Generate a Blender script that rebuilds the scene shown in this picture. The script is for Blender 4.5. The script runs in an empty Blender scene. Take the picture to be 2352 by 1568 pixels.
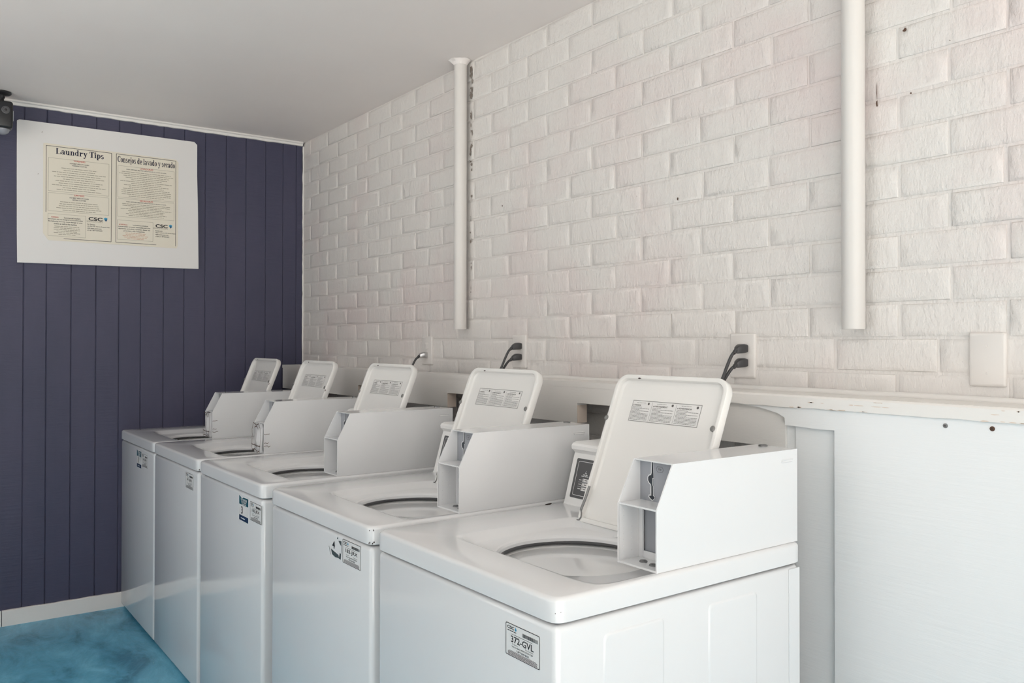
import bpy, bmesh, math, random
from mathutils import Vector, Matrix
random.seed(7)
sc = bpy.context.scene
COL = sc.collection

# ------------------------------------------------------------------ camera
FPX, YAW, PITCH, ROLL = 1898.86, 0.631466, 0.008323, 0.001409
CAM = Vector((4.6717, -1.9524, 1.3828))
def cam_axes():
    f = Vector((-math.cos(YAW)*math.cos(PITCH), math.sin(YAW)*math.cos(PITCH), math.sin(PITCH)))
    r = f.cross(Vector((0, 0, 1))).normalized(); u = r.cross(f)
    return r*math.cos(ROLL)+u*math.sin(ROLL), u*math.cos(ROLL)-r*math.sin(ROLL), f
cd = bpy.data.cameras.new('camera'); cam = bpy.data.objects.new('camera', cd); COL.objects.link(cam)
r_, u_, f_ = cam_axes()
cam.matrix_world = Matrix(((r_.x, u_.x, -f_.x, CAM.x), (r_.y, u_.y, -f_.y, CAM.y), (r_.z, u_.z, -f_.z, CAM.z), (0, 0, 0, 1)))
cd.sensor_width = 36.0; cd.lens = FPX*36/2352; cd.shift_x = 24.1255/2352; cd.shift_y = -12.4232/2352
cd.clip_start = 0.02; sc.camera = cam

# ------------------------------------------------------------------ world, daylight through the open end, exposure
world = bpy.data.worlds.new('world'); sc.world = world; world.use_nodes = True
bg = world.node_tree.nodes['Background']; bg.inputs[0].default_value = (1.0, 0.998, 0.998, 1); bg.inputs[1].default_value = 1.3
sl = bpy.data.lights.new('sun', 'SUN'); sl.energy = 13; sl.angle = .01; sl.color = (1, .99, .98)
so = bpy.data.objects.new('sun', sl); COL.objects.link(so); so.location = (12, -3, 9)
so.rotation_euler = Vector((-.62, .22, -1.05)).to_track_quat('-Z', 'Y').to_euler()
sc.view_settings.view_transform = 'Standard'; sc.view_settings.look = 'None'
sc.view_settings.gamma = 1; sc.view_settings.use_curve_mapping = False
sc.view_settings.exposure = 0.33

# ------------------------------------------------------------------ helpers
PI = math.pi
class B:
    def __init__(s): s.bm = bmesh.new()
    def box(s, x0, x1, y0, y1, z0, z1, bev=0, seg=2):
        g = bmesh.ops.create_cube(s.bm, size=1)['verts']
        for v in g:
            v.co = Vector((x0+(v.co.x+.5)*(x1-x0), y0+(v.co.y+.5)*(y1-y0), z0+(v.co.z+.5)*(z1-z0)))
        if bev:
            es = list({e for v in g for e in v.link_edges})
            bmesh.ops.bevel(s.bm, geom=es, offset=bev, segments=seg, profile=.5, affect='EDGES')
        return s
    def face(s, pts):
        vs = [s.bm.verts.new(p) for p in pts]
        try: s.bm.faces.new(vs)
        except ValueError: pass
        return s
    def ext(s, pts, d):
        """extrude a planar 3D outline by vector d (closed solid)"""
        d = Vector(d); a = [s.bm.verts.new(p) for p in pts]; b = [s.bm.verts.new(Vector(p)+d) for p in pts]; n = len(a)
        s.bm.faces.new(a); s.bm.faces.new(b[::-1])
        for i in range(n): s.bm.faces.new((a[i], b[i], b[(i+1) % n], a[(i+1) % n]))
        return s
    def loops(s, ls, cap0=False, cap1=False, closed=True):
        vs = [[s.bm.verts.new(p) for p in l] for l in ls]; n = len(vs[0])
        for a, b in zip(vs, vs[1:]):
            for i in range(n if closed else n-1): s.bm.faces.new((a[i], a[(i+1) % n], b[(i+1) % n], b[i]))
        if cap0: s.bm.faces.new(vs[0][::-1])
        if cap1: s.bm.faces.new(vs[-1])
        return s
    def lathe(s, prof, c, n=40, axis='z', cap0=False, cap1=False):
        ls = []
        for r, h in prof:
            l = []
            for i in range(n):
                a = 2*PI*i/n; x, y = r*math.cos(a), r*math.sin(a)
                l.append(Vector(c)+{'z': Vector((x, y, h)), 'y': Vector((x, h, -y)), 'x': Vector((h, x, y))}[axis])
            ls.append(l)
        return s.loops(ls, cap0, cap1)
    def tube(s, pts, r, n=10):
        pts = [Vector(p) for p in pts]; ls = []; up = Vector((.3, .9, .2))
        for i, p in enumerate(pts):
            t = (pts[min(i+1, len(pts)-1)]-pts[max(i-1, 0)]).normalized()
            a = t.cross(up).normalized(); b = t.cross(a); rr = r[i] if isinstance(r, (list, tuple)) else r
            ls.append([p+a*rr*math.cos(2*PI*k/n)+b*rr*math.sin(2*PI*k/n) for k in range(n)])
        return s.loops(ls, True, True)
    def add(s, me, m):
        n0 = len(s.bm.verts); s.bm.from_mesh(me); s.bm.verts.ensure_lookup_table()
        for v in s.bm.verts[n0:]: v.co = m @ v.co
        return s
    def mesh(s, name, mat, smooth=35):
        bmesh.ops.recalc_face_normals(s.bm, faces=s.bm.faces[:]) if smooth is not False else None
        me = bpy.data.meshes.new(name); s.bm.to_mesh(me); s.bm.free()
        if mat: me.materials.append(mat)
        if smooth:
            me.polygons.foreach_set('use_smooth', [True]*len(me.polygons)); me.set_sharp_from_angle(angle=math.radians(smooth))
        return me
    def obj(s, name, mat, parent=None, smooth=35): return link(name, s.mesh(name, mat, smooth), parent)
def link(name, me, parent=None):
    o = bpy.data.objects.new(name, me); COL.objects.link(o); o.parent = parent; return o
def empty(name, loc, rz=0):
    o = bpy.data.objects.new(name, None); COL.objects.link(o); o.location = loc; o.rotation_euler = (0, 0, rz); o.empty_display_size = .1; return o
def tag(o, label, cat, group=None, kind=None):
    o['label'] = label; o['category'] = cat
    if group: o['group'] = group
    if kind: o['kind'] = kind
    return o
def spline(pts, n=6):
    P = [Vector(p) for p in pts]; P = [P[0]]+P+[P[-1]]; out = []
    for i in range(1, len(P)-2):
        for k in range(n):
            t = k/n; a, b, c, d = P[i-1:i+3]
            out.append(.5*((2*b)+(c-a)*t+(2*a-5*b+4*c-d)*t*t+(3*b-a-3*c+d)*t**3))
    out.append(P[-2]); return out
def frame(o, X, Y):
    X = Vector(X).normalized(); Y = Vector(Y).normalized(); Z = X.cross(Y)
    return Matrix(((X.x, Y.x, Z.x, o[0]), (X.y, Y.y, Z.y, o[1]), (X.z, Y.z, Z.z, o[2]), (0, 0, 0, 1)))

# text as mesh (built-in font)
_tc = {}
def text_mesh(s, bold=0.0):
    k = (s, bold)
    if k in _tc: return _tc[k]
    cu = bpy.data.curves.new('txt', 'FONT'); cu.body = s; cu.size = 1; cu.offset = bold; cu.resolution_u = 3; cu.fill_mode = 'FRONT'
    o = bpy.data.objects.new('txt', cu); COL.objects.link(o)
    dg = bpy.context.evaluated_depsgraph_get(); dg.update()
    me = bpy.data.meshes.new_from_object(o.evaluated_get(dg), depsgraph=dg)
    bpy.data.objects.remove(o); bpy.data.curves.remove(cu)
    xs = [v.co.x for v in me.vertices] or [0]; ys = [v.co.y for v in me.vertices] or [0]
    _tc[k] = (me, min(xs), max(xs), min(ys), max(ys)); return _tc[k]
class P2:
    """flat print laid in a frame: x right, y up, slightly proud of the surface"""
    def __init__(s, m, lift=.0004): s.b = B(); s.m = m; s.z = lift
    def pt(s, x, y): return s.m @ Vector((x, y, s.z))
    def rect(s, x0, y0, x1, y1): s.b.face([s.pt(x0, y0), s.pt(x1, y0), s.pt(x1, y1), s.pt(x0, y1)]); return s
    def poly(s, pts): s.b.face([s.pt(*p) for p in pts]); return s
    def line(s, pts, w, closed=False):
        pts = list(pts)+([pts[0]] if closed else [])
        for a, b in zip(pts, pts[1:]):
            d = Vector((b[0]-a[0], b[1]-a[1])); L = d.length or 1e-9; d /= L; n = Vector((-d.y, d.x))*w/2; e = d*w*.45
            s.poly([(a[0]-e.x+n.x, a[1]-e.y+n.y), (a[0]-e.x-n.x, a[1]-e.y-n.y), (b[0]+e.x-n.x, b[1]+e.y-n.y), (b[0]+e.x+n.x, b[1]+e.y+n.y)])
        return s
    def frame(s, x0, y0, x1, y1, w, r=0):
        if r: s.line(rrect(x0, y0, x1, y1, r, 3), w, True)
        else: s.line([(x0, y0), (x1, y0), (x1, y1), (x0, y1)], w, True)
        return s
    def text(s, t, x, y, h, w=None, bold=0.0, align='c'):
        """h = height of the string box, w = forced width, (x,y) = centre/left of box bottom"""
        me, x0, x1, y0, y1 = text_mesh(t, bold); k = h/(y1-y0); kx = (w/(x1-x0)) if w else k
        W = (x1-x0)*kx; ox = x-W/2 if align == 'c' else x
        m = s.m @ Matrix.Translation((ox, y, s.z)) @ Matrix.Diagonal((kx, k, 1, 1)) @ Matrix.Translation((-x0, -y0, 0))
        s.b.add(me, m); return s
    def bars(s, x0, x1, y, h, rnd):
        x = x0
        while x < x1:
            w = rnd.uniform(3, 11)*h*.9; e = min(x+w, x1); s.rect(x, y, e, y+h); x = e+h*.9
        return s
    def obj(s, name, mat, parent): return s.b.obj(name, mat, parent, smooth=False)
def rrect(x0, y0, x1, y1, r, n=4):
    out = []
    for cx, cy, a0 in ((x1-r, y1-r, 0), (x0+r, y1-r, 90), (x0+r, y0+r, 180), (x1-r, y0+r, 270)):
        for i in range(n+1):
            a = math.radians(a0+90*i/n); out.append((cx+r*math.cos(a), cy+r*math.sin(a)))
    return out

# bold serif lettering for the poster titles
def R(x0, y0, x1, y1): return [[(x0, y0), (x1, y0), (x1, y1), (x0, y1)]]
def A(cx, cy, rx, ry, a0, a1, th, tv, n=18):
    out = []
    for i in range(n):
        p, q = (math.radians(a0+(a1-a0)*k/n) for k in (i, i+1))
        o = lambda a: (cx+rx*math.cos(a), cy+ry*math.sin(a)); i_ = lambda a: (cx+(rx-th)*math.cos(a), cy+(ry-tv)*math.sin(a))
        out.append([o(p), o(q), i_(q), i_(p)])
    return out
SER = {
 'L': (R(.12, 0, .44, 1.45)+R(0, 0, 1.1, .11)+R(0, 1.35, .6, 1.45)+R(.98, 0, 1.1, .48), 1.22),
 'a': (R(.55, 0, .81, .72)+A(.43, .68, .38, .34, 0, 160, .26, .13)+A(.33, .26, .33, .28, 0, 360, .2, .1)+R(.81, 0, .94, .1)+R(.06, .7, .27, .86), 1.0),
 'u': (R(.1, .3, .38, 1)+R(0, .9, .38, 1)+A(.48, .32, .38, .33, 180, 360, .28, .13)+R(.62, 0, .9, 1)+R(.52, .9, .9, 1)+R(.9, 0, 1.03, .1), 1.1),
 'n': (R(.1, 0, .38, 1)+R(0, .9, .3, 1)+R(0, 0, .5, .1)+A(.52, .66, .38, .35, 0, 150, .28, .13)+R(.62, 0, .9, .68)+R(.54, 0, 1.02, .1), 1.1),
 'd': (A(.42, .5, .42, .51, 0, 360, .28, .1)+R(.56, 0, .84, 1.45)+R(.44, 1.35, .84, 1.45)+R(.84, 0, .97, .1), 1.05),
 'r': (R(.1, 0, .38, 1)+R(0, .9, .3, 1)+R(0, 0, .52, .1)+A(.6, .66, .28, .35, 60, 180, .2, .12)+R(.56, .72, .82, .99), .88),
 'y': ([[(.08, 1), (.4, 1), (.66, .14), (.5, -.05)], [(.82, 1), (.93, 1), (.5, -.34), (.34, -.34)]]+R(0, .91, .5, 1)+R(.66, .91, 1.03, 1)+R(.1, -.44, .44, -.22), 1.04),
 'T': (R(.42, 0, .74, 1.45)+R(.22, 0, .94, .1)+R(0, 1.33, 1.16, 1.45)+R(0, 1.0, .1, 1.4)+R(1.06, 1.0, 1.16, 1.4), 1.2),
 'i': (R(.1, 0, .38, 1)+R(0, .9, .38, 1)+R(0, 0, .5, .1)+A(.24, 1.3, .17, .17, 0, 360, .169, .169), .56),
 'p': (R(.1, -.44, .38, 1)+R(0, .9, .3, 1)+R(0, -.44, .52, -.34)+A(.5, .5, .42, .51, 0, 360, .28, .1), 1.0),
 's': (A(.36, .74, .33, .29, 25, 270, .2, .15)+A(.36, .29, .35, .31, -155, 90, .21, .17), .8),
 'C': (A(.64, .725, .64, .75, 42, 318, .33, .11)+R(1.0, .95, 1.1, 1.42), 1.22),
 'o': (A(.45, .5, .45, .52, 0, 360, .29, .1), .96),
 'e': (A(.45, .5, .45, .52, 0, 315, .29, .1)+R(.2, .47, .88, .58), .94),
 'j': (R(.12, -.2, .4, 1)+R(0, .9, .4, 1)+A(.26, 1.3, .17, .17, 0, 360, .169, .169)+A(.1, -.2, .3, .25, 270, 360, .27, .12), .54),
 'l': (R(.1, 0, .38, 1.45)+R(0, 1.35, .38, 1.45)+R(0, 0, .5, .1), .56),
 'v': ([[(.06, 1), (.38, 1), (.6, .12), (.48, 0)], [(.8, 1), (.91, 1), (.56, 0), (.44, 0)]]+R(0, .91, .5, 1)+R(.64, .91, 1.0, 1), 1.0),
 'c': (A(.42, .5, .42, .52, 45, 315, .28, .1)+R(.55, .64, .8, .86), .84),
 ' ': ([], .46)}
def serif(p2, s, x, y, w, cap):
    tot = sum(SER[c][1] for c in s); kx = w/tot; ky = cap/1.45
    for c in s:
        for q in SER[c][0]: p2.poly([(x+a*kx, y+b*ky) for a, b in q])
        x += SER[c][1]*kx

# ------------------------------------------------------------------ materials
def srgb(r, g, b):
    f = lambda c: (c/255/12.92) if c/255 <= .04045 else ((c/255+.055)/1.055)**2.4
    return (f(r), f(g), f(b), 1)
def mat(name, col, rough=.5, metal=0, spec=None, coat=0):
    m = bpy.data.materials.new(name); m.use_nodes = True; p = m.node_tree.nodes['Principled BSDF']
    p.inputs['Base Color'].default_value = col if len(col) == 4 else (*col, 1)
    p.inputs['Roughness'].default_value = rough; p.inputs['Metallic'].default_value = metal
    if spec is not None: p.inputs['Specular IOR Level'].default_value = spec
    if coat: p.inputs['Coat Weight'].default_value = coat; p.inputs['Coat Roughness'].default_value = .08
    return m
def nodes(m): return m.node_tree.nodes, m.node_tree.links, m.node_tree.nodes['Principled BSDF']
def pos(m, scale=(1, 1, 1)):
    n, l, p = nodes(m); g = n.new('ShaderNodeNewGeometry'); mp = n.new('ShaderNodeMapping'); mp.inputs['Scale'].default_value = scale
    l.new(g.outputs['Position'], mp.inputs['Vector']); return mp.outputs['Vector']
def noise(m, scale, detail=4, rough=.55, vec=(1, 1, 1), dist=0):
    n, l, p = nodes(m); t = n.new('ShaderNodeTexNoise'); t.inputs['Scale'].default_value = scale; t.inputs['Detail'].default_value = detail
    t.inputs['Roughness'].default_value = rough; t.inputs['Distortion'].default_value = dist; l.new(pos(m, vec), t.inputs['Vector']); return t.outputs['Fac']
def ramp(m, fac, stops):
    n, l, p = nodes(m); r = n.new('ShaderNodeValToRGB'); r.color_ramp.elements[0].position = stops[0][0]; r.color_ramp.elements[0].color = stops[0][1]
    r.color_ramp.elements[1].position = stops[-1][0]; r.color_ramp.elements[1].color = stops[-1][1]
    for q, c in stops[1:-1]: r.color_ramp.elements.new(q).color = c
    l.new(fac, r.inputs['Fac']); return r.outputs['Color']
def mixc(m, fac, a, b):
    n, l, p = nodes(m); x = n.new('ShaderNodeMix'); x.data_type = 'RGBA'
    for s, v in ((0, fac), (6, a), (7, b)):
        if hasattr(v, 'links') or hasattr(v, 'is_linked'): l.new(v, x.inputs[s])
        else: x.inputs[s].default_value = v
    return x.outputs[2]
def bump(m, facs, strength=.3, dist=.003):
    n, l, p = nodes(m); prev = None
    for f, s, d in facs:
        b = n.new('ShaderNodeBump'); b.inputs['Strength'].default_value = s; b.inputs['Distance'].default_value = d; l.new(f, b.inputs['Height'])
        if prev: l.new(prev, b.inputs['Normal'])
        prev = b.outputs['Normal']
    l.new(prev, p.inputs['Normal'])
def setc(m, c): nodes(m)[1].new(c, nodes(m)[2].inputs['Base Color'])

M = {}
m = M['brick'] = mat('painted_brick', (.78, .76, .74), .42)
pk = ramp(m, noise(m, 1.7, 5, .6), [(.50, (0, 0, 0, 1)), (.68, (1, 1, 1, 1))])
base = mixc(m, pk, srgb(220, 216, 212), srgb(218, 207, 204))
sp = ramp(m, noise(m, 46, 2, .5), [(.785, (0, 0, 0, 1)), (.80, (1, 1, 1, 1))])
setc(m, mixc(m, sp, base, srgb(150, 140, 132)))
bump(m, [(noise(m, 26, 5, .62, (1, 1, .55)), .62, .009), (noise(m, 110, 3, .6, (1, 1, .45)), .6, .003)])
m = M['ceiling'] = mat('ceiling_paint', (.78, .76, .74), .6)
setc(m, ramp(m, noise(m, .9, 5, .6), [(.35, srgb(243, 236, 232)), (.7, srgb(239, 231, 227))]))
bump(m, [(noise(m, 9, 6, .65, (1, .35, 1)), .28, .006), (noise(m, 60, 3, .5), .12, .002)])
m = M['white_wall'] = mat('white_wall_paint', srgb(224, 222, 218), .55)
bump(m, [(noise(m, 40, 3), .1, .002)])
m = M['navy'] = mat('navy_plank_paint', srgb(60, 60, 82), .5)
setc(m, ramp(m, noise(m, 3.2, 6, .7, (1, 1, .35)), [(.3, srgb(60, 61, 84)), (.62, srgb(69, 68, 91))]))
bump(m, [(noise(m, 30, 6, .7, (1, .18, 2.2)), .5, .003), (noise(m, 150, 2, .5, (1, .2, 2)), .25, .001)])
m = M['floor'] = mat('teal_floor_paint', srgb(70, 138, 168), .3)
fl = ramp(m, noise(m, 5.5, 7, .66, (.6, 1.2, 1), .6), [(.36, srgb(66, 132, 162)), (.47, srgb(94, 168, 198)), (.55, srgb(104, 180, 210)), (.68, srgb(132, 204, 230))])
fs = ramp(m, noise(m, 95, 2, .5, (.7, 1.1, 1)), [(.73, (0, 0, 0, 1)), (.76, (1, 1, 1, 1))])
setc(m, mixc(m, fs, fl, srgb(176, 212, 222)))
bump(m, [(noise(m, 14, 6, .7), .45, .008)])
m = M['trim'] = mat('chipped_white_trim', srgb(228, 225, 220), .5)
tc = ramp(m, noise(m, 15, 6, .7, (1, 1, 2.5)), [(.70, (0, 0, 0, 1)), (.75, (1, 1, 1, 1))])
setc(m, mixc(m, tc, srgb(230, 227, 223), srgb(196, 180, 168)))
bump(m, [(noise(m, 34, 5, .65, (.4, .4, 1)), .35, .003)])
m = M['plywood'] = mat('white_painted_plywood', srgb(232, 233, 233), .42)
bump(m, [(noise(m, 14, 6, .7, (.22, 1, 2.6)), .35, .003), (noise(m, 90, 3, .6, (.2, 1, 2.5)), .15, .001)])
m = M['board'] = mat('white_backing_board', srgb(226, 224, 222), .5)
sp = ramp(m, noise(m, 42, 3, .5), [(.76, (0, 0, 0, 1)), (.79, (1, 1, 1, 1))])
setc(m, mixc(m, sp, srgb(227, 225, 223), srgb(176, 166, 158)))
m = M['enamel'] = mat('white_enamel', srgb(224, 225, 226), .10, coat=.3)
m = M['lid'] = mat('white_lid_enamel', srgb(230, 229, 226), .16)
m = M['concrete'] = mat('pale_concrete', srgb(205, 202, 196), .8)
setc(m, ramp(m, noise(m, 2.0, 5), [(.3, srgb(196, 193, 187)), (.7, srgb(214, 211, 205))]))
M['plastic'] = mat('white_plastic', srgb(232, 232, 231), .3)
M['pvc'] = mat('white_pvc_paint', srgb(216, 212, 208), .38)
M['plate'] = mat('outlet_plate_paint', srgb(220, 216, 212), .38)
M['paper'] = mat('cream_paper', srgb(229, 222, 206), .55)
M['label'] = mat('white_label', srgb(226, 225, 223), .4)
M['ink'] = mat('black_ink', srgb(36, 35, 38), .5)
M['navyink'] = mat('dark_navy_ink', srgb(24, 24, 52), .5)
M['greyink'] = mat('grey_ink', srgb(150, 144, 128), .6)
M['midink'] = mat('dark_grey_ink', srgb(96, 94, 92), .6)
M['redink'] = mat('red_ink', srgb(196, 84, 70), .6)
M['pinkink'] = mat('faded_red_ink', srgb(206, 164, 140), .6)
M['teal'] = mat('teal_sticker', srgb(18, 82, 96), .35)
M['tealdark'] = mat('navy_sticker', srgb(20, 52, 86), .35)
M['torn'] = mat('torn_sticker_ink', srgb(66, 76, 78), .5)
M['logo'] = mat('logo_blue', srgb(48, 150, 190), .4)
M['logodark'] = mat('logo_dark_blue', srgb(20, 70, 112), .4)
M['wprint'] = mat('white_print', srgb(226, 228, 228), .5)
M['black'] = mat('black_plastic', srgb(34, 34, 36), .35)
M['cord'] = mat('dark_grey_cord', srgb(62, 62, 64), .4)
M['chrome'] = mat('bright_metal', srgb(190, 190, 190), .25, 1)
M['steel'] = mat('dull_steel', srgb(132, 132, 132), .42, .7)
M['bumper'] = mat('grey_rubber', srgb(128, 127, 125), .6)
M['rubber'] = mat('dark_rubber', srgb(70, 70, 72), .55)
M['panel'] = mat('charcoal_panel', srgb(84, 84, 86), .3)
M['coinplate'] = mat('grey_coin_plate', srgb(152, 155, 161), .4)
M['slot'] = mat('slot_dark', srgb(44, 50, 58), .5)
M['basket'] = mat('grey_basket', srgb(146, 150, 156), .3)
M['chip'] = mat('exposed_metal_chip', srgb(58, 48, 44), .7)
M['rust'] = mat('rusty_crack', srgb(86, 62, 48), .8)
M['rawwood'] = mat('raw_wood', srgb(218, 202, 188), .75)
bump(M['rawwood'], [(noise(M['rawwood'], 30, 5, .6, (1, 1, .2)), .3, .002)])
M['tube'] = mat('added_lamp_tube', (1, 1, 1), .5)
p = nodes(M['tube'])[2]; p.inputs['Emission Color'].default_value = (1, .97, .93, 1); p.inputs['Emission Strength'].default_value = 9.0  # glow of the added, unseen ceiling lamp
M['grime'] = mat('grime', srgb(128, 118, 110), .8)
M['dome'] = mat('smoked_dome', srgb(150, 152, 160), .2)

# ------------------------------------------------------------------ room shell
HC = 2.574; XE = 6.6; YF = -3.15
def S(o, label, cat): return tag(o, label, cat, kind='structure')
S(B().box(-.25, 5.9, YF-.15, .15, -.1, 0).obj('floor', M['floor'], smooth=False), 'glossy teal blue painted concrete floor with scuffs', 'floor')
S(B().box(-.25, XE+1.2, YF-.6, .15, HC, HC+.1).obj('ceiling', M['ceiling'], smooth=False), 'off-white painted plaster ceiling with rough brush marks', 'ceiling')

S(B().box(-.2, .9, YF-.12, YF, 0, HC).box(3.5, 5.1, YF-.12, YF, 0, HC).box(.9, 3.5, YF-.12, YF, 0, .85).obj('wall_front_added', M['white_wall'], smooth=False), 'added white wall opposite the washers, its wide opening shaped to balance the daylight', 'wall')  # unseen wall pieces and opening, added to even out the incoming light
gb = B(); gb.box(5.9, 30, -25, 25, -.14, -.04); gb.box(-.25, 5.9, -25, YF-.15, -.14, -.04)  # unseen paving, added so sunlight bounces up to ceiling and washer sides
S(gb.obj('floor_outdoors_added', M['concrete'], smooth=False), 'pale concrete paving added out of view to bounce sunlight into the laundry', 'paving')
# brick wall
BL, CH, XG, ZR = .24325, .083912, .10047, 1.39583
wall = B().box(-.1, XE, .0036, .12, 0, HC).obj('wall_right', M['brick'], smooth=False)
S(wall, 'white painted brick wall behind the row of washers', 'wall')
def brick_mesh(w, h, rnd):
    b = B(); d = .008; e = .0022; j = lambda s=.0012: rnd.uniform(-s, s)
    q = [(0, 0), (w, 0), (w, h), (0, h)]; q2 = [(e+j()*2, e+j()), (w-e+j()*2, e+j()), (w-e+j()*2, h-e+j()), (e+j()*2, h-e+j())]
    mid = [(w/2+j(.02), e*.7+j()), (w-e*.7+j(), h/2), (w/2+j(.02), h-e*.7+j()), (e*.7+j(), h/2)]
    mid0 = [(w/2, 0), (w, h/2), (w/2, h), (0, h/2)]
    ring = lambda c, m_: [c[0], m_[0], c[1], m_[1], c[2], m_[2], c[3], m_[3]]
    o = ring(q, mid0); i = ring(q2, mid)
    l0 = [(x, d, z) for x, z in o]; l1 = [(x, .002, z) for x, z in o]; l2 = [(x, .0006+j(.0004), z) for x, z in i]
    ii = [(w*.5+(x-w*.5)*.8, .0001+j(.0007), h*.5+(z-h*.5)*.72) for x, z in i]
    b.loops([l0, l1, l2, ii], False, True); return b.mesh('brick', M['brick'], 50)
def joints(k):
    if k == -1:
        xs = [.1005+n*BL for n in range(7)]+[1.805, 2.05, 2.278, 2.52, 2.765, 3.00, 3.19, 3.46, 3.72]
        return xs+[3.72+BL*n for n in range(1, 14)]
    off = .5 if k % 2 == 0 else 0
    return [XG+(n+off)*BL for n in range(0 if off == 0 else 0, 28)]
rb = random.Random(11); pool = {}; XV = 4.06; rest = B()
for k in range(-14, 14):
    xs = joints(k)
    if k >= 0 or k < -1: xs = [x+rb.uniform(-.006, .006) for x in xs]
    xs = [-.02]+xs
    for a, b_ in zip(xs, xs[1:]):
        if a > XE-.1: break
        b_ = min(b_, XE); jw = rb.uniform(.006, .010); w = b_-a-jw; z = ZR+k*CH; h = CH-rb.uniform(.006, .009)
        if k == 13: h = min(h, HC-z-.002)
        if k >= -2 and a < XV:
            key = (round(w/.004), round(h/.0015), rb.randint(0, 2))
            if key not in pool: pool[key] = brick_mesh(key[0]*.004, key[1]*.0015, rb)
            o = link('brick', pool[key], wall); o.location = (a+jw/2, rb.uniform(-.0012, .0012), z+.0045); o.rotation_euler = (0, rb.uniform(-.004, .004), 0)
        else:
            me = brick_mesh(w, h, rb); rest.add(me, Matrix.Translation((a+jw/2, 0, z+.0045))); bpy.data.meshes.remove(me)
ro = rest.obj('brick_courses', M['brick'], wall, 50); ro['kind'] = 'stuff'

B().tube([(.004+random.uniform(-.002, .002), -.003, z/40) for z in range(50, 103)], [random.uniform(.004, .007) for _ in range(53)], 7).obj('corner_caulk', M['trim'], wall, 50)
st_ = B(); rr = random.Random(5)
for x, z, a, b2 in ((3.645, 2.135, .006, .006), (3.575, 1.975, .003, .012), (3.575, 2.0, .0012, .03), (2.93, 1.83, .004, .006), (3.66, 1.98, .003, .003), (2.01, 1.93, .003, .006)):
    st_.face([(x+a*math.cos(2*PI*k/8)*rr.uniform(.5, 1), -.0032, z+b2*math.sin(2*PI*k/8)*rr.uniform(.5, 1)) for k in range(8)])
st_.obj('stains', M['rust'], wall, False)['kind'] = 'stuff'

# navy plank wall (slightly out of square with the brick wall)
LW = empty('wall_left', (0, 0, 0), -.02); S(LW, 'dark navy wall of narrow vertical grooved planks', 'wall')
B().box(-.12, -.0045, YF, .0, 0, HC).obj('plank_backing', M['navy'], LW, smooth=False)
ys = [-.006, -.044, -.125, -.229, -.344, -.456, -.571, -.683, -.79, -.905, -1.012, -1.122, -1.237, -1.348, -1.448, -1.555]
while ys[-1] > YF: ys.append(ys[-1]-.1115)
ys[-1] = YF
for a, b_ in zip(ys, ys[1:]):
    g = .0011; x = random.uniform(-.0007, .0007); q = .0022
    pb = B(); pb.ext([(-.008, b_+g, .0), (x-.0025, b_+g, 0), (x, b_+g+q, 0), (x, a-g-q, 0), (x-.0025, a-g, 0), (-.008, a-g, 0)], (0, 0, HC-.002)); pb.obj('plank', M['navy'], LW, 20)
bbm = B()
def wavy_strip(b, y0, y1, x0, x1, z0, z1, amp, n, rnd):
    la, lb = [], []
    for i in range(n+1):
        y = y0+(y1-y0)*i/n; zz = z1+rnd.uniform(-amp, amp)
        la.append([(x0, y, z0), (x1, y, z0), (x1-.002, y, zz-.003), (x1-.006, y, zz), (x0, y, zz)])
    return b.loops(la, True, True)
bl_ = empty('baseboard_left', (0, 0, 0), -.02); S(bl_, 'chipped white baseboard along the foot of the navy wall', 'baseboard')
wavy_strip(B(), -1.532, -.008, .0012, .018, .0, .076, .0015, 40, random.Random(3)).obj('board_length', M['trim'], bl_, 30)
wavy_strip(B(), YF, -1.535, .0012, .0175, .0, .074, .0015, 40, random.Random(4)).obj('board_length', M['trim'], bl_, 30)
t1 = empty('trim_1', (0, 0, 0), -.02); S(t1, 'rough white trim strip where navy wall meets ceiling', 'trim')
tb = B(); rr = random.Random(5); ls = []
for i in range(91):
    y = -.01+(YF+.01)*i/90; zz = 2.551+rr.uniform(-.0018, .0018)
    ls.append([(.001, y, 2.5738), (.022, y, 2.5738), (.022, y, 2.566), (.014, y, 2.562), (.012, y, zz), (.001, y, zz-.001)])
tb.loops(ls, True, True).obj('moulding', M['trim'], t1, 30)

# low plywood chase with ledge along the brick wall
CHS = empty('wall_chase', (0, 0, 0)); S(CHS, 'white plywood pipe chase with ledge running below the brick', 'wall')
def vert(b, pts, y0, y1): return b.ext([(x, y0, z) for x, z in pts], (0, y1-y0, 0))
led = B(); led.ext([(.0, -.128, 1.236), (6.55, -.128, 1.236), (6.55, -.001, 1.236), (1.93, -.001, 1.236), (1.9, -.03, 1.236), (1.48, -.032, 1.236), (1.45, -.001, 1.236), (.0, -.001, 1.236)], (0, 0, .018))
led.obj('ledge', M['trim'], CHS, 30)
B().tube([(x, -.006+random.uniform(-.001, .001), 1.256+random.uniform(-.0015, .0015)) for x in [2.1+i*.09 for i in range(49)]], .0095, 8).obj('caulk_bead', M['trim'], CHS, 50)
fs_ = B(); ls = []; rr = random.Random(8)
for i in range(70):
    x = 3.2+i*.0485; zz = 1.2215+rr.uniform(-.0012, .0012)
    ls.append([(x, -.128, 1.2535), (x, -.142, 1.2535), (x, -.146, 1.249), (x, -.146, zz+.002), (x, -.143, zz), (x, -.128, zz)])
fs_.loops(ls, True, True).obj('fascia', M['trim'], CHS, 30)
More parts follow.
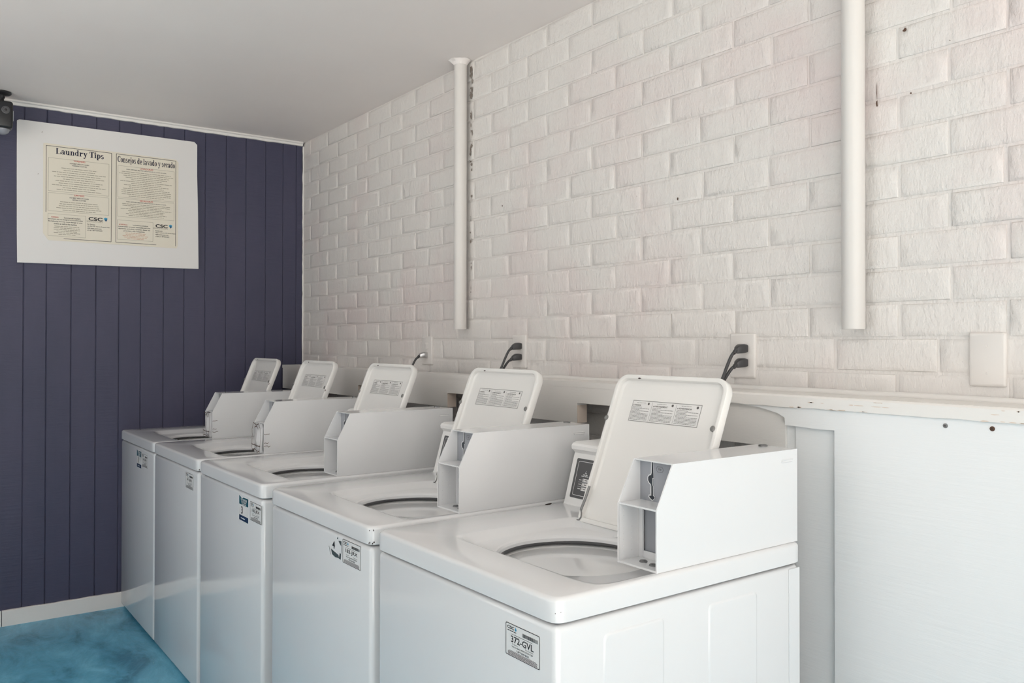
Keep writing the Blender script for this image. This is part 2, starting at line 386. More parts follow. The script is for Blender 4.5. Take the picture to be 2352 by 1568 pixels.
board = [(.005, 1.236), (.005, 1.118), (.20, 1.118), (.20, 1.178), (.36, 1.178), (.36, 1.118), (.985, 1.119), (.985, 1.176), (1.16, 1.176), (1.16, 1.119), (1.80, 1.120), (1.80, 1.178), (1.98, 1.178), (1.98, 1.118), (2.245, 1.116), (2.2452, 1.236)]
vert(B(), board, -.127, -.085).obj('notched_board', M['trim'], CHS, 20)
vert(B(), [(2.2475, 1.236), (2.2475, 1.115), (2.602, 1.117), (2.602, 1.184), (2.84, 1.184), (2.84, 1.116), (3.40, 1.117), (3.40, 1.2355)], -.127, -.085).obj('notched_board', M['trim'], CHS, 20)
for x in (.20, .985, 1.80, 2.602):
    B().box(x+.0002, x+.0022, -.1265, -.0855, 1.119 if x < 2 else 1.118, 1.176).obj('raw_notch_edge', M['rawwood'], CHS, False)
vert(B(), [(3.401, 0), (3.428, 0), (3.428, 1.18), (3.401, 1.18)], -.122, -.06).obj('stud', M['plywood'], CHS, False)
vert(B(), [(3.429, .0), (3.545, .0), (3.545, 1.182), (3.429, 1.182)], -.126, -.108).obj('filler_strip', M['plywood'], CHS, False)
vert(B(), [(3.543, 0), (6.55, 0), (6.55, 1.2235), (3.25, 1.2235), (3.33, 1.2165), (3.385, 1.205), (3.405, 1.195), (3.407, 1.1765), (3.46, 1.1755), (3.5, 1.1735), (3.543, 1.1745)], -.139, -.128).obj('plywood_panel', M['plywood'], CHS, False)
B().box(.0, 3.4, -.10, -.004, 0, .02).obj('chase_sill', M['rawwood'], CHS, False)
fc = B(); rr = random.Random(17)
for i in range(34):
    x = rr.choice((3.47, 3.5, 3.53, 3.58, 3.66, 3.9, 3.95))+rr.uniform(-.05, .05); z = rr.choice((1.2245, 1.2235, 1.238, 1.247)); L, h = rr.uniform(.002, .016), rr.uniform(.0008, .0022)
    fc.face([(x+L*math.cos(2*PI*k/7)*rr.uniform(.5, 1), -.1464, z+h*math.sin(2*PI*k/7)*rr.uniform(.5, 1)) for k in range(7)])
fc.obj('paint_chips', M['rawwood'], CHS, False)['kind'] = 'stuff'
for x, z, mt in ((3.803, 1.207, 'steel'), (3.897, 1.2085, 'rust')):
    b = B(); b.lathe([(.0052, -.1392), (.0048, -.1408), (.003, -.1412)], (x, 0, z), 16, 'y', False, True); s = b.obj('screw', M[mt], CHS, 30)
    d = B(); d.box(x-.0026, x+.0026, -.1415, -.1411, z-.0006, z+.0006); d.box(x-.0006, x+.0006, -.1415, -.1411, z-.0026, z+.0026); d.obj('drive_recess', M['chip'], s, False)

# ------------------------------------------------------------------ vertical pipes
def pipe(x, zb, label, grime):
    r = empty('pipe', (x, -.037, 0)); tag(r, label, 'pipe', 'white vertical pipes on the brick wall')
    b = B(); b.lathe([(.0275, HC-.001), (.0275, zb+.003), (.0265, zb), (.0235, zb), (.0235, zb+.05)], (0, 0, 0), 40, cap1=True); b.obj('tube', M['pvc'], r, 40)
    rr = random.Random(int(x*100)); ls = []
    for rad, z in ((.0277, HC-.02), (.031, HC-.008), (.042, HC-.001)):
        ls.append([((rad+(rr.uniform(0, .012) if rad > .03 else 0))*math.cos(2*PI*i/28), min(.034, (rad+(rr.uniform(0, .012) if rad > .03 else 0))*math.sin(2*PI*i/28)), z) for i in range(28)])
    B().loops(ls).obj('plaster_collar', M['ceiling'], r, 30)
    if grime:
        g = B()
        for i in range(46):
            t = rr.random()**1.6; z = 2.545-t*.95; w = rr.uniform(.002, .012)*(1-.6*t); h = rr.uniform(.004, .022)*(1-.4*t); xx = .0285+rr.uniform(-.006, .010)*(1-.5*t)
            n = 6; g.face([(xx+w*math.cos(2*PI*k/n)*rr.uniform(.4, 1), .0345+rr.uniform(-.0012, .0008), z+h*math.sin(2*PI*k/n)*rr.uniform(.4, 1)) for k in range(n)])
        g.obj('cracked_caulk', M['grime'], r, False)['kind'] = 'stuff'
    return r
pipe(1.757, 1.440, 'white vertical pipe nearer the navy wall, crumbling caulk on its right side', True)
pipe(3.532, 1.418, 'thick white vertical pipe on the right, nearest the blank wall plate', False)

# ------------------------------------------------------------------ wall plates and power cords
def plate(x0, x1, z0, z1, label, cat, outlet):
    r = empty('wall_plate', ((x0+x1)/2, 0, (z0+z1)/2)); tag(r, label, cat, 'wall plates on the brick wall')
    w, h = (x1-x0)/2, (z1-z0)/2; ls = []
    for s_, y in ((0, .004), (0, -.0045), (.0015, -.0068), (.005, -.0082)):
        ls.append([(x, y, z) for x, z in rrect(-w+s_, -h+s_, w-s_, h-s_, .004, 3)])
    B().loops(ls, True, True).obj('cover', M['plate'], r, 50)
    if outlet:
        for dz in (.021, -.021):
            B().loops([[(x, y, z+dz) for x, z in rrect(-.0165+i_, -.0145+i_, .0165-i_, .0145-i_, .009, 4)] for i_, y in ((0, -.008), (0, -.0095), (.001, -.0102))], False, True).obj('socket', M['plate'], r, 50)
    else:
        for dz in (.03, -.03): B().lathe([(.0028, -.0081), (.002, -.0095)], (0, 0, dz), 10, 'y', False, True).obj('screw', M['plate'], r, 50)
    return r
plate(1.392, 1.480, 1.284, 1.412, 'white outlet plate near the first pipe holding one bright plug', 'outlet', True)
plate(2.083, 2.170, 1.286, 1.414, 'white outlet plate between the two pipes with two black plugs', 'outlet', True)
plate(3.131, 3.218, 1.284, 1.411, 'white outlet plate left of the thick pipe with two grey plugs', 'outlet', True)
plate(3.791, 3.868, 1.288, 1.407, 'blank white wall plate on the brick at far right', 'wall plate', False)
def power_cord(x, z, label, metal=False, drop=.1, side=-.02):
    r = empty('power_cord', (x, -.0103, z)); tag(r, label, 'power cord', 'washer power cords')
    m_ = M['chrome'] if metal else M['cord']; ls = []
    for y, w, h, dz in ((0, .014, .011, 0), (-.010, .0145, .0125, .0), (-.016, .014, .0125, -.0005), (-.024, .0105, .0115, -.002), (-.034, .0075, .009, -.005), (-.037, .005, .006, -.007)):
        ls.append([(a, y, b+dz) for a, b in rrect(-w, -h, w, h, min(w, h)*.35, 2)])
    pl = B().loops(ls, True, True).obj('plug', m_, r, 45)
    B().tube([(0, -.033, -.004), (0, -.040, -.008), (0, -.046, -.014)], [.0062, .0062, .0052], 10).obj('strain_relief', M['cord'], pl, 50)
    c = spline([(0, -.038, -.007), (side*.2, -.052, -.02), (side*.6, -.066, -.05), (side, -.084, -.09), (side*1.3, -.122, z*0-.13), (side*1.5, -.152, 1.26-z-.02), (side*1.6, -.160, 1.19-z), (side*1.6, -.150, 1.09-z), (side*1.4, -.085, 1.03-z), (side, -.06, .85-z)], 5)
    B().tube(c, .0046, 8).obj('cable', M['cord'], r, 50)
power_cord(1.437, 1.329, 'dark power cord with bright metal plug at the leftmost outlet', True)
power_cord(2.135, 1.371, 'upper black power cord at the outlet between the pipes', side=-.012)
power_cord(2.135, 1.329, 'lower black power cord at the outlet between the pipes', side=-.035)
power_cord(3.183, 1.368, 'upper dark grey power cord at the outlet left of the thick pipe', side=-.012)
power_cord(3.183, 1.328, 'lower dark grey power cord at the outlet left of the thick pipe', side=-.030)

# ------------------------------------------------------------------ washers
X0 = [-.022, .667, 1.373, 2.133, 2.848]; WU, WV = .686, .745
FR = {}
def once(key, fn, matn, smooth=35):
    if key not in FR: FR[key] = fn().mesh(key, M[matn], smooth)
    return FR[key]
def cabinet():
    b = B(); b.box(.004, WU-.004, .004, .738, .012, .8735, .013, 4); return b
def top_panel():
    b = B(); cu_, cv = .395, .30
    def ray(a, x0, x1, y0, y1):
        c, s_ = math.cos(a), math.sin(a); t = 1e9
        if c > 1e-9: t = min(t, (x1-cu_)/c)
        if c < -1e-9: t = min(t, (x0-cu_)/c)
        if s_ > 1e-9: t = min(t, (y1-cv)/s_)
        if s_ < -1e-9: t = min(t, (y0-cv)/s_)
        return cu_+t*c, cv+t*s_
    ang = sorted({round(2*PI*i/96, 6) for i in range(96)} | {round(math.atan2(y-cv, x-cu_) % (2*PI), 6) for x in (.006, WU-.006) for y in (.006, WV-.004)} | {round(math.atan2(y-cv, x-cu_) % (2*PI), 6) for x in (0.167, .665) for y in (.115, .50)})
    cor = [math.atan2(y-cv, x-cu_) % (2*PI) for x in (0, WU) for y in (0, WV)]
    ang = sorted(set(ang) | {round((c+d) % (2*PI), 6) for c in cor for d in (-.07, -.05, -.035, -.024, -.015, -.007, .007, .015, .024, .035, .05, .07)})
    def rect(x0, x1, y0, y1, z): return [(*ray(a, x0, x1, y0, y1), z) for a in ang]
    def soft(x0, x1, y0, y1, z, n=9):
        out = []; hx, hy = (x1-x0)/2, (y1-y0)/2; mx, my = (x0+x1)/2, (y0+y1)/2
        for a in ang:
            X, Y = ray(a, x0, x1, y0, y1); dx, dy = (X-mx)/hx, (Y-my)/hy; k = (abs(dx)**n+abs(dy)**n)**(1/n); out.append((mx+dx/k*hx, my+dy/k*hy, z))
        return out
    def hole(r, z, chord):
        out = []
        for a in ang:
            x, y = r*math.cos(a), r*math.sin(a)
            k = 1 if y > -chord else chord/-y
            k = 1-(1-k)*.92; out.append((cu_+x*k, cv+y*k, z))
        return out
    E_ = .009
    N_ = 34
    L = [soft(.004, WU-.004, .004, WV-.002, .8765, N_), soft(0, WU, 0, WV, .879, N_), soft(0, WU, 0, WV, .924-E_, N_), soft(E_*.08, WU-E_*.08, E_*.08, WV-E_*.08, .924-E_*.62, N_), soft(E_*.3, WU-E_*.3, E_*.3, WV-E_*.3, .924-E_*.3, N_), soft(E_*.62, WU-E_*.62, E_*.62, WV-E_*.62, .924-E_*.08, N_), soft(E_, WU-E_, E_, WV-E_, .924, N_),
         soft(.160, .672, .108, .507, .924, 14), soft(.167, .665, .117, .50, .9225), soft(.190, .645, .137, .484, .9085), soft(.197, .64, .142, .478, .9065),
         hole(.1865, .9035, .150), hole(.180, .901, .145), hole(.1765, .896, .142), hole(.1765, .886, .142)]
    return b.loops(L)
def tub_ring():
    b = B(); b.lathe([(.205, .884), (.190, .880), (.177, .874), (.172, .868), (.171, .864), (.176, .862)], (.395, .30, 0), 56); return b
def basket():
    b = B(); b.lathe([(.175, .864), (.1735, .858), (.1705, .852), (.1705, .846), (.176, .84), (.186, .81), (.21, .78), (.22, .70), (.215, .62), (.18, .58), (.06, .57)], (.395, .30, 0), 56, cap1=True); return b
def gasket():
    b = B(); n = 60; ls = []
    for i in range(n):
        a = 2*PI*i/n; r = .1775+.0012*math.sin(5*a); ls.append([(.395+(r+.0045*math.cos(t))*math.cos(a), .30+(r+.0045*math.cos(t))*math.sin(a), .885+.004*math.sin(t)) for t in (2*PI*k/8 for k in range(8))])
    return b.loops(ls+[ls[0]])
def seam():
    b = B(); pts = []
    for i in range(46):
        a = math.radians(150-150*i/45); r = .1695; pts.append((.395+r*math.cos(a), .30+r*math.sin(a), .860+.006*math.sin(2.6*a+2.2)))
    b.tube(pts, .0042, 6); b.box(.395+.02, .395+.052, .30+.158, .30+.168, .854, .864, .002, 1); return b
# lid frame: origin at hinge left, X right, Y up the lid, Z towards the viewer
LW_, LH = .376, .412
LDIR = Vector((0, .150, .372)).normalized()
LM = frame((.188, .487, .918), (1, 0, 0), LDIR)
def lid_outline(i, rt, rb_, w=LW_, h=LH):
    out = []
    for cx, cy, a0, r in ((w-i, h-i, 0, rt), (i, h-i, 90, rt), (i, i, 180, rb_), (w-i, i, 270, rb_)):
        sx = -1 if a0 in (0, 270) else 1; sy = -1 if a0 in (0, 90) else 1
        for k in range(9):
            a = math.radians(a0+90*k/8); out.append((cx+sx*r+r*math.cos(a), cy+sy*r+r*math.sin(a)))
    return out
def lid():
    b = B(); T = lambda o, z: [LM @ Vector((x, y, z)) for x, y in o]
    b.loops([T(lid_outline(.010, .03, .012), -.026), T(lid_outline(.003, .036, .015), -.0245), T(lid_outline(.0, .039, .018), -.020), T(lid_outline(.0, .039, .018), -.003), T(lid_outline(.0016, .0375, .0165), -.0006), T(lid_outline(.0045, .035, .014), 0),
             T(lid_outline(.009, .031, .010), 0), T(lid_outline(.0115, .0285, .009), -.0006), T(lid_outline(.0128, .0272, .009), -.003), T(lid_outline(.014, .026, .009), -.011), T(lid_outline(.0175, .0225, .008), -.0135), T(lid_outline(.024, .016, .006), -.0143)], True, True)
    return b
def lid_label(): b = B(); q = rrect(.069, .286, .303, .345, .0015, 2); b.loops([[LM @ Vector((x, y, z)) for x, y in q] for z in (-.0142, -.0138)], False, True); return b
def lid_print():
    p = P2(LM, -.0135); rn = random.Random(2); X, Y, Wd, Hh = .069, .286, .234, .059
    p.frame(X+.0015, Y+.0015, X+Wd-.0015, Y+Hh-.0015, .0011)
    cols = [(X+.004, X+.066), (X+.075, X+.148), (X+.157, X+.229)]
    for (a, c), t, w in zip(cols, ('WARNING', 'AVERTISSEMENT', 'ADVERTENCIA'), (.024, .046, .043)):
        p.text(t, a+.004+w/2, Y+.0432, .0042, w, .02); p.poly([(a, Y+.0432), (a+.003, Y+.0432), (a+.0015, Y+.047)])
        p.bars(a+.012, a+.044, Y+.0515, .0009, rn); p.poly([(c-.008+.0036*math.cos(t_), Y+.0505+.0036*math.sin(t_)) for t_ in (2*PI*k/10 for k in range(10))])
        for i in range(11):
            e = c-.002 if i not in (0, 2, 4) else a+(c-a)*rn.uniform(.35, .6); p.bars(a, e, Y+.0395-i*.0034, .0010, rn)
    for x in (X+.0705, X+.1525): p.rect(x, Y+.004, x+.0006, Y+Hh-.004)
    return p.b
def bumpers(): return [(-.004, .285), (.3555, .285)]
def hinge():
    b = B(); ls = [(.003, .003), (.010, .004), (.0145, .012), (.0125, .022), (.008, .030), (.0095, .045), (.012, .065), (.0135, .095)]
    pts = spline([LM @ Vector((x, y, .0012)) for x, y in ls], 4); b.tube(pts, [.0019]*16+[.0034]*(len(pts)-16), 6)
    b.tube([LM @ Vector((x, -.004, -.014)) for x in (-.004, .006)], .0055, 10); return b
CU0, CU1 = .567, .677
def coin_housing():
    b = B(); V0, V1, Z0, Z1, ZM, VT = .270, .738, .9245, 1.138, 1.050, .316; t = .0028
    prof = [(V0, Z0), (V0, ZM), (VT, Z1), (V1, Z1), (V1, Z0)]
    for u0 in (CU0, CU1-t): b.ext([(u0, v, z) for v, z in prof], (t, 0, 0))
    b.box(CU0+t, CU1-t, VT+.0015, V1, Z1-t, Z1-.0002); b.box(CU0+t, CU1-t, V0, V1, Z0, Z0+.004); b.box(CU0+t, CU1-t, V1-t, V1, Z0, Z1-t)
    # small return lips along the front edge
    b.box(CU0-.0006, CU0+t, V0-.0012, V0+.0006, Z0, ZM); b.box(CU1-t, CU1+.0006, V0-.0012, V0+.0006, Z0, ZM)
    return b
def coin_shelf(): b = B(); b.box(CU0+.0028, CU1-.0028, .2715, .335, 1.0465, 1.0500); return b
def coin_plate(): b = B(); b.box(CU0+.0028, CU1-.0028, .333, .337, 1.050, 1.135); return b
def coin_lower():
    b = B(); b.box(CU0+.0028, CU0+.014, .328, .333, .9285, 1.0465); b.box(CU0+.014, CU1-.0028, .330, .333, .9285, .943); b.box(CU0+.014, CU1-.0028, .330, .333, 1.030, 1.0465); b.box(CU0+.055, CU1-.0028, .330, .333, .943, 1.03); return b
def coin_window(): b = B(); b.box(CU0+.013, CU0+.056, .336, .339, .942, 1.031); return b
CM = frame((CU0, .333, 1.05), (1, 0, 0), (0, 0, 1))
SLOTL = [(.036, .083), (.0355, .060), (.034, .056), (.0285, .054), (.0255, .050), (.0255, .043), (.0290, .038), (.0335, .035), (.0345, .031), (.0345, .0125), (.0295, .0125), (.0285, .0085), (.032, .0055), (.038, .002)]
SLOTR = [(.0405, .083), (.0425, .049), (.0395, .049), (.0385, .036), (.041, .032), (.041, .0125), (.045, .0115), (.0455, .008), (.0425, .0045)]
def coin_slot(): p = P2(CM, .0004); p.poly(SLOTL+[(.038, .002)]+SLOTR[::-1]); return p.b
def coin_outline(): p = P2(CM, .0009); p.line(SLOTL, .0021); p.line(SLOTR[1:], .0012); p.line([SLOTL[-1], SLOTR[-1]], .0014); p.line([SLOTR[0], SLOTR[1]], .0007); return p.b
def coin_badge():
    p = P2(CM, .0008); p.line([(.049, .0695), (.053, .075), (.066, .075), (.070, .0695), (.066, .064), (.053, .064)], .0007, True); p.text('25¢', .0595, .067, .005, .0085, .02); return p.b
def coin_bolts(): return [(.608, .303), (.641, .297)]
def knock(): b = B(); b.loops([[(CU1+d, .676+y, 1.1135+z) for y, z in rrect(i_, -.0042+i_, .046-i_, .0042-i_, .004-i_, 3)] for i_, d in ((0, -.0004), (.0012, .0012), (.0026, .0012), (.0034, .0003))], False, True); return b
def lock(): b = B(); b.lathe([(.0105, 1.1375), (.0105, 1.1405), (.0095, 1.1412), (.0075, 1.1412), (.0072, 1.1385)], (.599, .716, 0), 20, cap1=True); return b
# crushed coin box fronts
def crushed(seed):
    rn = random.Random(seed); b = B(); rows = []
    for j, (f, zz) in enumerate(((.0, .927), (.18, .945), (.42, .975), (.62, 1.0), (.82, 1.025), (1.0, 1.046))):
        row = []
        for i in range(6):
            t = i/5; wob = rn.uniform(-.004, .004); inset = .016*abs(f-.5)*2
            u = CU0+.001+inset*.3+(CU1-CU0-.012-inset)*t; v = .272-.016*math.sin(PI*t)*math.sin(PI*max(.05, f))+wob*.6; row.append((u+wob*.5, v, zz+wob))
        rows.append(row)
    return b.loops(rows, closed=False)
def cracks(seed):
    rn = random.Random(seed); b = B(); cm = frame((0, .2625, 0), (1, 0, 0), (0, 0, 1))
    p = P2(cm, .004)
    for pts in ([(CU0+.006, .928), (CU0-.0, .955), (CU0+.004, .99), (CU0+.002, 1.02), (CU0+.018, 1.047)], [(CU0+.018, 1.047), (.62, 1.040), (.645, 1.046), (.662, 1.032)], [(.662, 1.032), (.668, 1.0), (.664, .965), (.655, .935), (.63, .927)], [(CU0+.002, .957), (.62, .953), (.664, .956)], [(.60, 1.03), (.625, 1.036), (.64, 1.024)], [(CU0+.01, .935), (.60, .938), (.63, .932)]):
        jj = []
        for a, c in zip(pts, pts[1:]):
            for k in range(4): jj.append((a[0]+(c[0]-a[0])*k/4+rn.uniform(-.0015, .0015), a[1]+(c[1]-a[1])*k/4+rn.uniform(-.0015, .0015)))
        p.line(jj+[pts[-1]], .0030)
    sm = frame((CU1+.0004, 0, 0), (0, 1, 0), (0, 0, 1)); q = P2(sm, .0005); q.b = p.b
    for z, L in ((1.006, .022), (.968, .018), (.955, .026)):
        v = .271; pts = [(v, z)]
        for k in range(4): pts.append((v+L*(k+1)/4, z+rn.uniform(-.004, .004)))
        q.line(pts, .0017)
    return q.b
# control console
def console_body():
    b = B(); prof = [(.345, .924), (.5935, .924), (.597, .930), (.634, 1.058), (.637, 1.066), (.633, 1.072), (.625, 1.078), (.624, 1.088), (.629, 1.094), (.640, 1.098), (.735, 1.098), (.735, .924)]
    b.ext([(.012, v, z) for v, z in prof[1:]], (.552, 0, 0)); return b
KM = frame((.012, .598, .933), (1, 0, 0), (0, .037, .128))
def console_panel(): b = B(); b.loops([[KM @ Vector((x, y, z)) for x, y in rrect(.018, .012, .165, .124, .004, 3)] for z in (-.002, .0008)], False, True); return b
def console_print():
    p = P2(KM, .0013); rn = random.Random(4); p.frame(.028, .020, .155, .116, .0014, .004)
    p.poly([(.062, .084), (.0655, .084), (.064, .088)]); p.poly([(.066, .089), (.068, .089), (.067, .092)]); p.rect(.067, .083, .070, .0855)
    p.bars(.056, .074, .0785, .0022, rn); p.bars(.050, .079, .0745, .0022, rn)
    for y in (.060, .0475, .035): p.bars(.044, .055, y+.0035, .0018, rn)
    for y in (.0578, .0453): p.rect(.042, y, .082, y+.0006)
    return p.b
def console_buttons(): return [(.059, .0600), (.059, .0475), (.059, .0350)]
# number stickers
def sticker(n, key):
    S_ = .105; b = B(); q = rrect(0, 0, S_, .0625, .003, 3); return b
def asset_label(code):
    m_ = frame((0, -.0002, 0), (1, 0, 0), (0, 0, 1)); o = B(); q = rrect(0, 0, .106, .0625, .003, 3)
    o.loops([[m_ @ Vector((x, y, z)) for x, y in q] for z in (0, .0004)], False, True); base_ = o.mesh('asset_label', M['label'], False)
    p = P2(m_, .0008); rn = random.Random(3); p.frame(.001, .001, .105, .0615, .0013, .003)
    p.text('CSC', .0165, .0515, .0062, .022, .03); p.bars(.006, .034, .0475, .0016, rn)
    x = .054
    while x < .099: w = rn.choice((.0006, .001, .0016)); p.rect(x, .046, x+w, .053); x += w+rn.choice((.0006, .001))
    p.rect(.019, .0425, .083, .0432); p.text(code, .0525, .0275, .0125, .070, .015)
    p.text('For Service:', .021, .0235, .0026, .018, 0, 'l'); p.text('Para Servicio:', .062, .0235, .0026, .024, 0, 'l')
    p.text('Visit our website: WWW.CSCSW.COM', .052, .0185, .0030, .064, .01); p.text('1-877-264-6622', .054, .0125, .0036, .038, .015)
    p.rect(.012, .0102, .094, .0108)
    for i in range(4): p.bars(.008, .098, .0028+i*.0018, .0009, rn)
    pr = p.b.mesh('print', M['ink'], False)
    lg = P2(m_, .0010); lg.poly([(.030, .0525), (.0325, .0585), (.0355, .0535), (.033, .0505)]); return base_, pr, lg.b.mesh('logo_mark', M['logo'], False)
def tap_sticker(num):
    m_ = frame((0, -.0002, 0), (1, 0, 0), (0, 0, 1)); W_, H_ = .094, .089
    o = B(); o.loops([[m_ @ Vector((x, y, z)) for x, y in [(0, 0), (W_, 0), (W_, H_-.004), (.045, H_-.004), (.03, H_-.010), (0, H_)]] for z in (0, .0004)], False, True); base_ = o.mesh('number_sticker', M['label'], False)
    t = P2(m_, .0007); t.poly([(.002, .056), (W_-.002, .056), (W_-.002, H_-.006), (.046, H_-.006), (.03, H_-.012), (.002, H_-.002)]); top = t.b.mesh('teal_band', M['teal'], False)
    t = P2(m_, .0007); t.rect(.002, .002, W_-.002, .020); bot = t.b.mesh('navy_band', M['tealdark'], False)
    t = P2(m_, .0011); t.text('TAP PHONE', .049, .071, .007, .062, .02); t.text('TO START', .049, .0625, .007, .052, .02); t.bars(.03, .07, .058, .0022, random.Random(1)); wt = t.b.mesh('headline_print', M['wprint'], False)
    t = P2(m_, .0011); t.bars(.02, .06, .009, .003, random.Random(1)); wf = t.b.mesh('footer_print', M['wprint'], False)
    t = P2(m_, .0009); t.text(num, .03, .0245, .0265, None if num != '1' else .008, .02); bk = t.b.mesh('number', M['ink'], False)
    return base_, [top, bot, wt, wf, bk]

WLABEL = ['white top-load washer in the corner against the navy wall, farthest away',
          'white washer with crushed coin box, second from the navy wall',
          'middle white washer with the teal number 3 sticker on its front',
          'white washer with torn number 4 sticker, second nearest',
          'nearest white top-load washer with bare side panel and 372-GVL label']
CODES = ['180-JRX', '181-JRX', '182-JRX', '183-JRX', '372-GVL']
LPOS = [(.462, .789), (.516, .7935), (.572, .792), (.521, .8025), (.532, .782)]
for k in range(5):
    w = empty('washing_machine', (X0[k], -1.0, 0)); tag(w, WLABEL[k], 'washer', 'row of coin-operated washers')
    cab = link('cabinet', once('cabinet', cabinet, 'enamel', 40), w)
    for a, c in ((.12, .285), (.418, .581)):
        key = 'emb%d' % int(a*100)
        def emb(a=a, c=c):
            b = B(); b.loops([[(WU-.004+d, y, z) for y, z in rrect(a+i_, .10+i_, c-i_, .838-i_, .012, 4)] for i_, d in ((0, -.0002), (.0035, .0022), (.006, .0026))], False, True); return b
        link('side_emboss', once(key, emb, 'enamel', 60), cab)
    def flange(): b = B(); b.box(WU-.0042, WU-.0022, .697, .737, .03, .866, .0006, 1); return b
    link('rear_flange', once('flange', flange, 'enamel'), cab)
    def foot(): b = B(); b.lathe([(.016, .0), (.018, .003), (.018, .010), (.008, .012), (.008, .02)], (0, 0, 0), 16, cap0=True); return b
    for a, c in ((.06, .06), (.62, .06), (.06, .68), (.62, .68)): link('foot', once('foot', foot, 'rubber'), cab).location = (a, c, 0)
    tp = link('top_panel', once('top_panel', top_panel, 'enamel', 28), w)
    link('tub_ring', once('tub_ring', tub_ring, 'plastic', 50), tp); link('gasket', once('gasket', gasket, 'rubber', 60), tp)
    link('basket', once('basket', basket, 'basket', 50), w)
    if k == 4: link('gasket_seam', once('seam', seam, 'rubber', 60), tp)
    ld = link('lid', once('lid', lid, 'lid', 40), w)
    lb = link('warning_label', once('warning_label', lid_label, 'label', False), ld)
    link('warning_print', once('warning_print', lid_print, 'midink', False), ld)
    for i, (x, y) in enumerate(bumpers()):
        def bmp(x=x, y=y):
            b = B(); n = 16; b.loops([[LM @ Vector((x+r*math.cos(2*PI*i_/n)+.006, y+r*math.sin(2*PI*i_/n), z)) for i_ in range(n)] for r, z in ((.0072, -.010), (.0072, .0012), (.0062, .0022), (.003, .0026))], False, True); return b
        link('bumper', once('bumper%d' % i, bmp, 'bumper', 50), ld)
    def chip():
        b = B(); rn = random.Random(6); b.face([LM @ Vector((.083+.008*math.cos(2*PI*i_/9)*rn.uniform(.5, 1), LH-.0115+.0026*math.sin(2*PI*i_/9)*rn.uniform(.5, 1), .0006)) for i_ in range(9)]); return b
    link('rust_chip', once('chip', chip, 'chip', False), ld)
    if k < 2:
        def rchip():
            b = B(); rn = random.Random(9); b.face([LM @ Vector((.382+.006*math.cos(2*PI*i_/9)*rn.uniform(.5, 1), .272+.007*math.sin(2*PI*i_/9)*rn.uniform(.5, 1), .0008)) for i_ in range(9)]); return b
        link('rust_chip', once('rchip', rchip, 'rust', False), ld)
    link('hinge', once('hinge', hinge, 'steel', 50), ld)
    cb = link('coin_box', once('coin_box', coin_housing, 'enamel', 30), w)
    link('coin_plate', once('coin_plate', coin_plate, 'coinplate', False), cb)
    link('coin_slot', once('coin_slot', coin_slot, 'slot', False), cb); link('slot_outline', once('slot_outline', coin_outline, 'wprint', False), cb)
    link('price_badge', once('price_badge', coin_badge, 'midink', False), cb)
    link('knockout', once('knockout', knock, 'enamel', 50), cb); link('lock', once('lock', lock, 'steel', 40), cb)
    if k >= 2:
        link('shelf', once('shelf', coin_shelf, 'enamel', False), cb); link('coin_vault_plate', once('vault', coin_lower, 'enamel', False), cb); link('vault_window', once('window', coin_window, 'coinplate', False), cb)
        for i, (x, y) in enumerate(coin_bolts()):
            def bolt(x=x, y=y): b = B(); b.lathe([(.0085, .9285), (.0085, .9305), (.006, .9325), (.003, .9328)], (x, y, 0), 14, cap1=True); return b
            link('bolt', once('bolt%d' % i, bolt, 'steel', 40), cb)
        if k >= 3:
            def dimples():
                b = B()
                for v in (.284, .308):
                    for i in range(8):
                        z = .945+i*.0125; b.lathe([(.0012, CU0+.0028), (.0008, CU0+.0034)], (0, v, z), 6, 'x', False, True)
                return b
            link('dimples', once('dimples', dimples, 'enamel', 40), cb)
    else:
        link('crushed_front', crushed(20+k).mesh('crushed_front', M['enamel'], 10), cb); link('cracks', cracks(30+k).mesh('cracks', M['rust'], False), cb)
        link('shelf', once('shelf', coin_shelf, 'enamel', False), cb)
    cs = link('control_console', once('console', console_body, 'plastic', 30), w)
    link('control_panel', once('cpanel', console_panel, 'panel', False), cs); link('panel_print', once('cprint', console_print, 'wprint', False), cs)
    for i, (x, y) in enumerate(console_buttons()):
        def btn(x=x, y=y):
            b = B(); b.loops([[KM @ Vector((a, c, z)) for a, c in rrect(x+i_, y+i_, x+.024-i_, y+.0088-i_, .0015, 2)] for i_, z in ((0, .0008), (0, .0022), (.0008, .003))], False, True); return b
        link('button', once('btn%d' % i, btn, 'plastic', 30), cs)
        def btxt(x=x, y=y): p_ = P2(KM, .0034); p_.bars(x+.010, x+.021, y+.0035, .0022, random.Random(5)); p_.frame(x+.003, y+.0025, x+.0065, y+.007, .0008); return p_.b
        link('button_mark', once('btx%d' % i, btxt, 'midink', False), cs)
    # front stickers
    a_, p_, l_ = asset_label(CODES[k]); al = link('asset_label', a_, w); al.location = (LPOS[k][0], .004, LPOS[k][1])
    link('print', p_, al); link('logo_mark', l_, al)
    if k in (0, 2):
        b0, rest_ = tap_sticker('1' if k == 0 else '3'); st = link('number_sticker', b0, w); st.location = ((.352, .004, .772) if k == 0 else (.461, .004, .773)); st['label'] = 'teal and white number sticker'
        for me in rest_: link(me.name.split('.')[0], me, st)
